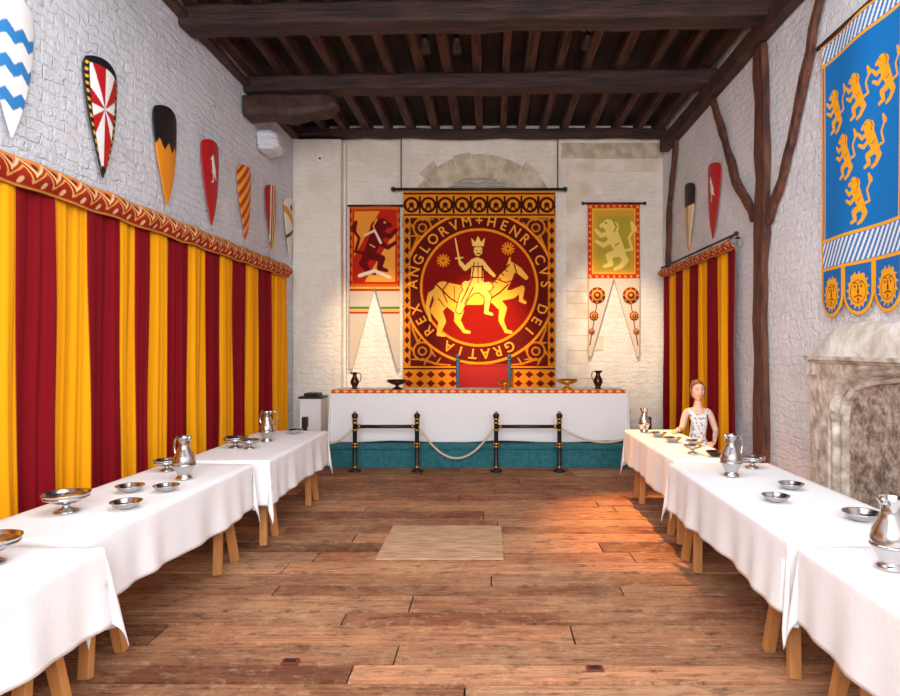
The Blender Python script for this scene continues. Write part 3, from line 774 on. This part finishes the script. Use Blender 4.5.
# ---------------------------------------------------------------- tableware
JP=[(.0,.0),(.055,.0),(.06,.008),(.05,.02),(.042,.03),(.055,.06),(.075,.1),(.08,.13),(.07,.17),(.045,.215),(.036,.245),(.04,.275),(.052,.3),(.055,.31),(.048,.308),(.03,.25),(.0,.24)]
def jug(x,y,z,s=1.0,rot=0,m=M_silver,name='pewter_jug'):
    b=MB(name); b.lathe([(r*s,h*s) for r,h in JP],m,n=32)
    b.tube([(a*s,0,c*s) for a,c in ((.045,.285),(.085,.3),(.115,.27),(.12,.22),(.105,.16),(.075,.12))],[.008*s]*6,m,n=8)
    b.tube([(-.045*s,0,.285*s),(-.075*s,0,.315*s)],[.022*s,.01*s],m,n=10)
    b.lathe([(.0595*s,.1*s),(.079*s,.098*s),(.083*s,.105*s),(.079*s,.112*s)],m,n=32)
    return b.build(loc=(x,y,z),rotz=rot)
def fbowl(x,y,z,s=1.0,m=M_silver,name='footed_bowl'):
    P=[(0,0),(.07,0),(.072,.008),(.05,.018),(.025,.03),(.02,.045),(.03,.055),(.075,.065),(.115,.09),(.13,.12),(.136,.122),(.134,.116),(.118,.09),(.08,.072),(0,.065)]
    b=MB(name); b.lathe([(r*s,h*s) for r,h in P],m,n=36); b.lathe([(.118*s,.088*s),(.126*s,.09*s),(.129*s,.1*s),(.122*s,.102*s)],m,n=36); return b.build(loc=(x,y,z))
def bowl(x,y,z,s=1.0,m=M_silver,name='pewter_bowl'):
    P=[(0,0),(.04,0),(.042,.006),(.06,.012),(.085,.03),(.095,.05),(.104,.053),(.103,.048),(.09,.042),(.08,.028),(.05,.014),(0,.01)]
    b=MB(name); b.lathe([(r*s,h*s) for r,h in P],m,n=36); return b.build(loc=(x,y,z))
T=.762
fbowl(-2.46,3.6,T,.92); fbowl(-2.22,2.74,T,.95)
bowl(-2.38,4.1,T,.85); bowl(-2.16,3.68,T,.85); bowl(-2.15,4.12,T,.8); fbowl(-2.5,4.8,T,.72)
jug(-2.22,4.5,T,1.0,2.6); fbowl(-2.42,5.9,T,.85); fbowl(-2.27,5.85,T,.7); jug(-2.26,6.28,T,1.0,2.5); bowl(-2.16,6.85,T,.9); jug(-2.42,6.75,T,.85,.4)
jug(1.79,4.6,T,1.0,.5); fbowl(2.08,4.92,T,.75); bowl(1.77,3.84,T,.8); bowl(2.03,4.18,T,.8); bowl(2.05,3.42,T,.95); jug(1.73,2.68,T,1.0,.6)
bowl(2.0,6.05,T,.9); bowl(1.84,6.25,T,.9); bowl(1.8,6.62,T,.9); jug(1.74,7.0,T,.85,1.0); bowl(1.98,5.45,T,.8,M_bronze,'copper_bowl'); fbowl(1.83,5.6,T,.6)
ZH=1.093
jug(-2.03,9.3,ZH,.8,.3,M_bronze,'bronze_jug'); fbowl(-1.38,9.22,ZH,1.15,M_bronze,'bronze_bowl'); fbowl(.22,9.22,ZH,.9,M_gold,'gilt_bowl'); fbowl(1.15,9.25,ZH,1.2,M_gold,'gilt_bowl'); jug(1.62,9.3,ZH,.88,2.5,M_bronze,'bronze_jug')

# ---------------------------------------------------------------- rope barrier
re=empty('rope_barrier'); YR=8.58
b=MB('posts')
px=[-1.87,-1.01,.085,.96]
for x in px:
    b.lathe([(0,0),(.085,0),(.085,.014),(.04,.03),(.03,.04),(.03,.74),(.042,.745),(.045,.78),(.03,.80),(0,.81)],M_black,c=(x,YR,0),n=20)
    for z in (.05,.33,.37,.56,.66,.71): b.lathe([(.030,z),(.040,z+.004),(.040,z+.02),(.030,z+.024)],M_gold,c=(x,YR,0),n=20)
    b.lathe([(.0,.795),(.024,.80),(.022,.825),(0,.832)],M_gold,c=(x,YR,0),n=16)
for a,c in ((px[0],px[1]),(px[2],px[3])):
    b.tube([(a,YR,.62),(c,YR,.62)],.024,M_black)
    for x in (a+.06,c-.06): b.tube([(x-.015,YR,.62),(x+.015,YR,.62)],.03,M_gold)
b.build(parent=re)
b=MB('rope')
def rope(a,c,sag):
    P=[]
    for i in range(25):
        t=i/24; p=Vector(a).lerp(Vector(c),t); p.z-=sag*4*t*(1-t); P.append(p)
    b.tube(P,.015,M_rope,n=8)
rope((px[1]+.025,YR,.62),(px[2]-.025,YR,.62),.44); rope((px[0]-.025,YR,.6),(-2.55,8.6,.62),.22); rope((px[3]+.025,YR,.6),(2.2,8.6,.6),.2)
b.build(parent=re)
b=MB('end_posts'); b.box(-2.6,-2.53,8.56,8.64,.0,.75,M_black); b.box(2.16,2.23,8.56,8.64,0,.75,M_black); b.build(parent=re)

b=MB('side_cabinet'); b.box(-2.95,-2.62,9.6,9.95,0,.92,M_cloth); b.box(-2.97,-2.60,9.57,9.97,.92,.95,M_black); b.box(-2.9,-2.68,9.65,9.9,.95,1.0,M_black); b.build(bevel=.01)

# ---------------------------------------------------------------- woman
WX,WY=2.41,7.2
we=empty('seated_woman')
J={'pel':(0,0,.54),'sp':(0,-.01,.67),'ch':(0,-.02,.83),'uc':(0,0,.94),'nb':(0,0,1.03),'nt':(0,-.015,1.12),
 'sl':(-.135,0,.975),'sr':(.135,0,.975),'el':(-.20,-.06,.78),'wl':(-.31,-.25,.795),'er':(.205,-.02,.75),'wr':(.11,-.24,.655),
 'hl':(-.085,-.01,.52),'hr':(.085,-.01,.52),'kl':(-.10,-.42,.52),'kr':(.10,-.42,.52),'al':(-.10,-.40,.1),'ar':(.10,-.40,.1),'fl':(-.10,-.53,.045),'fr':(.10,-.53,.045)}
Rr={'pel':.13,'sp':.10,'ch':.115,'uc':.085,'nb':.042,'nt':.042,'sl':.046,'sr':.046,'el':.034,'er':.034,'wl':.022,'wr':.022,'hl':.09,'hr':.09,'kl':.06,'kr':.06,'al':.035,'ar':.035,'fl':.03,'fr':.03}
E=[('pel','sp'),('sp','ch'),('ch','uc'),('uc','nb'),('nb','nt'),('uc','sl'),('uc','sr'),('sl','el'),('el','wl'),('sr','er'),('er','wr'),('pel','hl'),('pel','hr'),('hl','kl'),('hr','kr'),('kl','al'),('kr','ar'),('al','fl'),('ar','fr')]
ks=list(J); me=bpy.data.meshes.new('sk'); me.from_pydata([(WX+J[k][0],WY+J[k][1],J[k][2]) for k in ks],[(ks.index(a),ks.index(c)) for a,c in E],[])
o=bpy.data.objects.new('sk',me); sc.collection.objects.link(o)
o.modifiers.new('s','SKIN'); sm=o.modifiers.new('ss','SUBSURF'); sm.levels=3; sm.render_levels=3
for i,k in enumerate(ks):
    sv=me.skin_vertices[0].data[i]; r=Rr[k]; sv.radius=(r,r*.78) if k in('sp','ch','uc','pel') else (r,r)
me.skin_vertices[0].data[0].use_root=True
bpy.context.view_layer.update()
bm_=bpy.data.meshes.new_from_object(o.evaluated_get(bpy.context.evaluated_depsgraph_get())); bpy.data.objects.remove(o)
bm_.name='body'; bm_.materials.clear()
for m in (M_skin,M_top,M_trs,M_wood_dark): bm_.materials.append(m)
for p in bm_.polygons:
    c=p.center; x=c.x-WX;y=c.y-WY;z=c.z; p.use_smooth=True
    mi=0
    if z<.62: mi=2
    if z<.13: mi=3
    neck=.94+.9*max(0,abs(x)-.035) if y<0 else 1.0
    lim=np.interp(z,[.6,.66,.75,.85,.93,1.03],[.17,.16,.148,.122,.125,.11])
    if z>=.6 and abs(x)<lim and y>-.17 and z<min(neck,1.03): mi=1
    if y<-.17 and z>.585: mi=0
    p.material_index=mi
bo=bpy.data.objects.new('body',bm_); sc.collection.objects.link(bo); bo.parent=we
def hand(wr,dirv,side,nm):
    b=MB(nm); w=Vector(wr); d=Vector(dirv).normalized(); up=Vector((0,0,1)); s_=d.cross(up).normalized()*side
    b.tube([w,w+d*.03,w+d*.065,w+d*.085],[.02,.03,.034,.03],M_skin,prof=[(.42*math.cos(a),math.sin(a)) for a in [2*math.pi*k/12 for k in range(12)]],up=(0,0,1))
    for i,(o_,L) in enumerate(((-.024,.058),(-.008,.07),(.008,.066),(.023,.05))):
        p=w+d*.08+s_*o_; b.tube([p,p+d*L*.45,p+d*L*.8-up*.008,p+d*L-up*.016],[.0085,.008,.0075,.005],M_skin,n=8)
    p=w+d*.025-s_*.025; b.tube([p,p+d*.025-s_*.02,p+d*.05-s_*.024],[.011,.0095,.006],M_skin,n=8)
    b.build(parent=we)
hand((WX-.305,WY-.24,.79),(-.6,-.8,-.05),1,'hand_right'); hand((WX+.115,WY-.23,.655),(-.6,-.6,-.25),-1,'hand_left')
hb=MB('head'); hc=Vector((WX-.01,WY-.03,1.215)); n=30
def E_(a,b): return math.exp(-a*a-b*b)
vs=[];fs=[]
for i in range(n+1):
    t=math.pi*i/n
    for k in range(2*n):
        a=math.pi*k/n
        x=.074*math.sin(t)*math.cos(a); y=.09*math.sin(t)*math.sin(a); z=.115*math.cos(t)
        if z<0: f=1-.22*(-z/.115)**1.8; x*=f; y*=(1-.10*(-z/.115))
        if y<0:
            y-= .020*E_(x/.010,(z+.016)/.018)+.012*E_(x/.008,(z-.004)/.02)
            y-= .010*E_(x/.022,(z+.095)/.02)+.005*E_(x/.028,(z+.052)/.014)
            y+= .008*(E_((x-.028)/.014,(z-.012)/.010)+E_((x+.028)/.014,(z-.012)/.010))
            y-= .004*(E_((x-.04)/.018,(z+.025)/.018)+E_((x+.04)/.018,(z+.025)/.018))
        vs.append(hc+Vector((x,y,z)))
for i in range(n):
    for k in range(2*n):
        k2=(k+1)%(2*n); fs.append((i*2*n+k,(i+1)*2*n+k,(i+1)*2*n+k2,i*2*n+k2))
hb.add(vs,fs,M_skin,True)
for sx in (-1,1):
    hb.sphere(hc+Vector((sx*.028,-.073,.012)),(.012,.008,.0065),M_teeth,8); hb.sphere(hc+Vector((sx*.028,-.080,.012)),(.0055,.003,.0055),M_eye,8)
    hb.tube([hc+Vector((sx*.015,-.082,.021)),hc+Vector((sx*.028,-.0815,.0225)),hc+Vector((sx*.041,-.072,.017))],.0016,M_eye,n=6)
    hb.tube([hc+Vector((sx*.014,-.084,.033)),hc+Vector((sx*.03,-.080,.038)),hc+Vector((sx*.044,-.068,.032))],.0026,M_hair,n=6)
    hb.sphere(hc+Vector((sx*.073,.003,-.005)),(.009,.018,.028),M_skin,8)
def mouth(zo,r0,m,w): hb.tube([hc+Vector((x,-.0905+abs(x)*.55,-.056+zo+abs(x)*.32)) for x in (-w,-w*.5,0,w*.5,w)],[r0*.4,r0*.9,r0,r0*.9,r0*.4],m,n=8)
mouth(.0045,.0035,M_lip,.026); mouth(-.0055,.0042,M_lip,.023); mouth(-.0005,.0042,M_teeth,.021)
hb.build(parent=we)
hh=MB('hair'); vs=[];fs=[]
for i in range(n+1):
    t=math.pi*i/n
    for k in range(2*n):
        a=math.pi*k/n; x=math.sin(t)*math.cos(a); y=math.sin(t)*math.sin(a); z=math.cos(t)
        lim=.62-.25*abs(x) if y<-.3 else (.55-(y+.3)*2.0 if y<.2 else -.6)
        s_=min(1.0,max(.82,.9+(z-lim)*1.2))
        w_=1+.015*math.sin(a*22)
        vs.append(hc+Vector((.081*x*s_*w_,.010+.098*y*s_*w_,.006+.124*z*s_)))
for i in range(n):
    for k in range(2*n):
        k2=(k+1)%(2*n); fs.append((i*2*n+k,(i+1)*2*n+k,(i+1)*2*n+k2,i*2*n+k2))
hh.add(vs,fs,M_hair,True); hh.sphere(hc+Vector((.0,.10,.075)),(.045,.04,.045),M_hair,10)
for sx in (-1,1): hh.tube([hc+Vector((sx*.062,-.035,.065)),hc+Vector((sx*.080,-.028,.02)),hc+Vector((sx*.079,-.012,-.04)),hc+Vector((sx*.068,.005,-.08))],[.007,.009,.007,.003],M_hair,n=8)
hh.build(parent=we)
b=MB('wooden_stool'); b.lathe([(0,.37),(.18,.37),(.19,.385),(.19,.40),(.18,.41),(0,.412)],M_wood_dark,c=(WX,WY+.02,0),n=28)
for k in range(4):
    a=math.pi/4+k*math.pi/2; b.tube([(WX+.12*math.cos(a),WY+.02+.12*math.sin(a),.38),(WX+.17*math.cos(a),WY+.02+.17*math.sin(a),0)],[.018,.016],M_wood_dark,n=8)
b.build()

# ---------------------------------------------------------------- lights
def area(name,loc,target,sx,sy,e,col=(1,1,1)):
    l=bpy.data.lights.new(name,'AREA'); l.shape='RECTANGLE'; l.size=sx; l.size_y=sy; l.energy=e; l.color=col
    o=bpy.data.objects.new(name,l); o.location=loc; o.rotation_euler=(Vector(target)-Vector(loc)).to_track_quat('-Z','Y').to_euler(); sc.collection.objects.link(o)
def spot(name,loc,target,e,ang,col,blend=.8,rad=.08):
    l=bpy.data.lights.new(name,'SPOT'); l.energy=e; l.spot_size=math.radians(ang); l.spot_blend=blend; l.color=col; l.shadow_soft_size=rad
    o=bpy.data.objects.new(name,l); o.location=loc; o.rotation_euler=(Vector(target)-Vector(loc)).to_track_quat('-Z','Y').to_euler(); sc.collection.objects.link(o)
area('front_fill',(0,-1.8,3.0),(0,8,2.4),4.5,2.5,500,(.95,.97,1))  # added fill light behind the camera, out of view; not a window
area('overhead_fill',(-.1,3.2,4.9),(-.1,4.2,0),4.5,3.0,165,(.98,.98,1))  # added soft fill below the ceiling, above the frame; no fixture
WARM=(1,.56,.22)
spot('display_spotlight',(-.72,7.05,5.0),(-1.93,10.3,1.9),1100,26,(1,.78,.5),1.0)
spot('display_spotlight',(1.08,7.05,5.0),(2.07,10.3,2.1),950,28,(1,.78,.5),1.0)
spot('display_spotlight',(-.37,7.05,5.0),(-.10,10.2,1.9),2600,26,WARM,1.0)
spot('display_spotlight',(1.35,8.7,4.8),(1.72,6.2,.3),2400,32,(1,.42,.10),.9)
w=bpy.data.worlds.new('World'); sc.world=w; w.use_nodes=True; w.node_tree.nodes['Background'].inputs[0].default_value=(.8,.85,1,1); w.node_tree.nodes['Background'].inputs[1].default_value=.3

# ---------------------------------------------------------------- camera
cd=bpy.data.cameras.new('camera'); cam=bpy.data.objects.new('camera',cd); sc.collection.objects.link(cam)
cam.location=(0,0,CH); cam.rotation_euler=(math.pi/2,0,0); cd.sensor_fit='HORIZONTAL'; cd.sensor_width=36; cd.lens=36*F/900
cd.shift_x=-(VX-450)/900; cd.shift_y=-(348-VY)/900; cd.clip_start=.05
sc.camera=cam
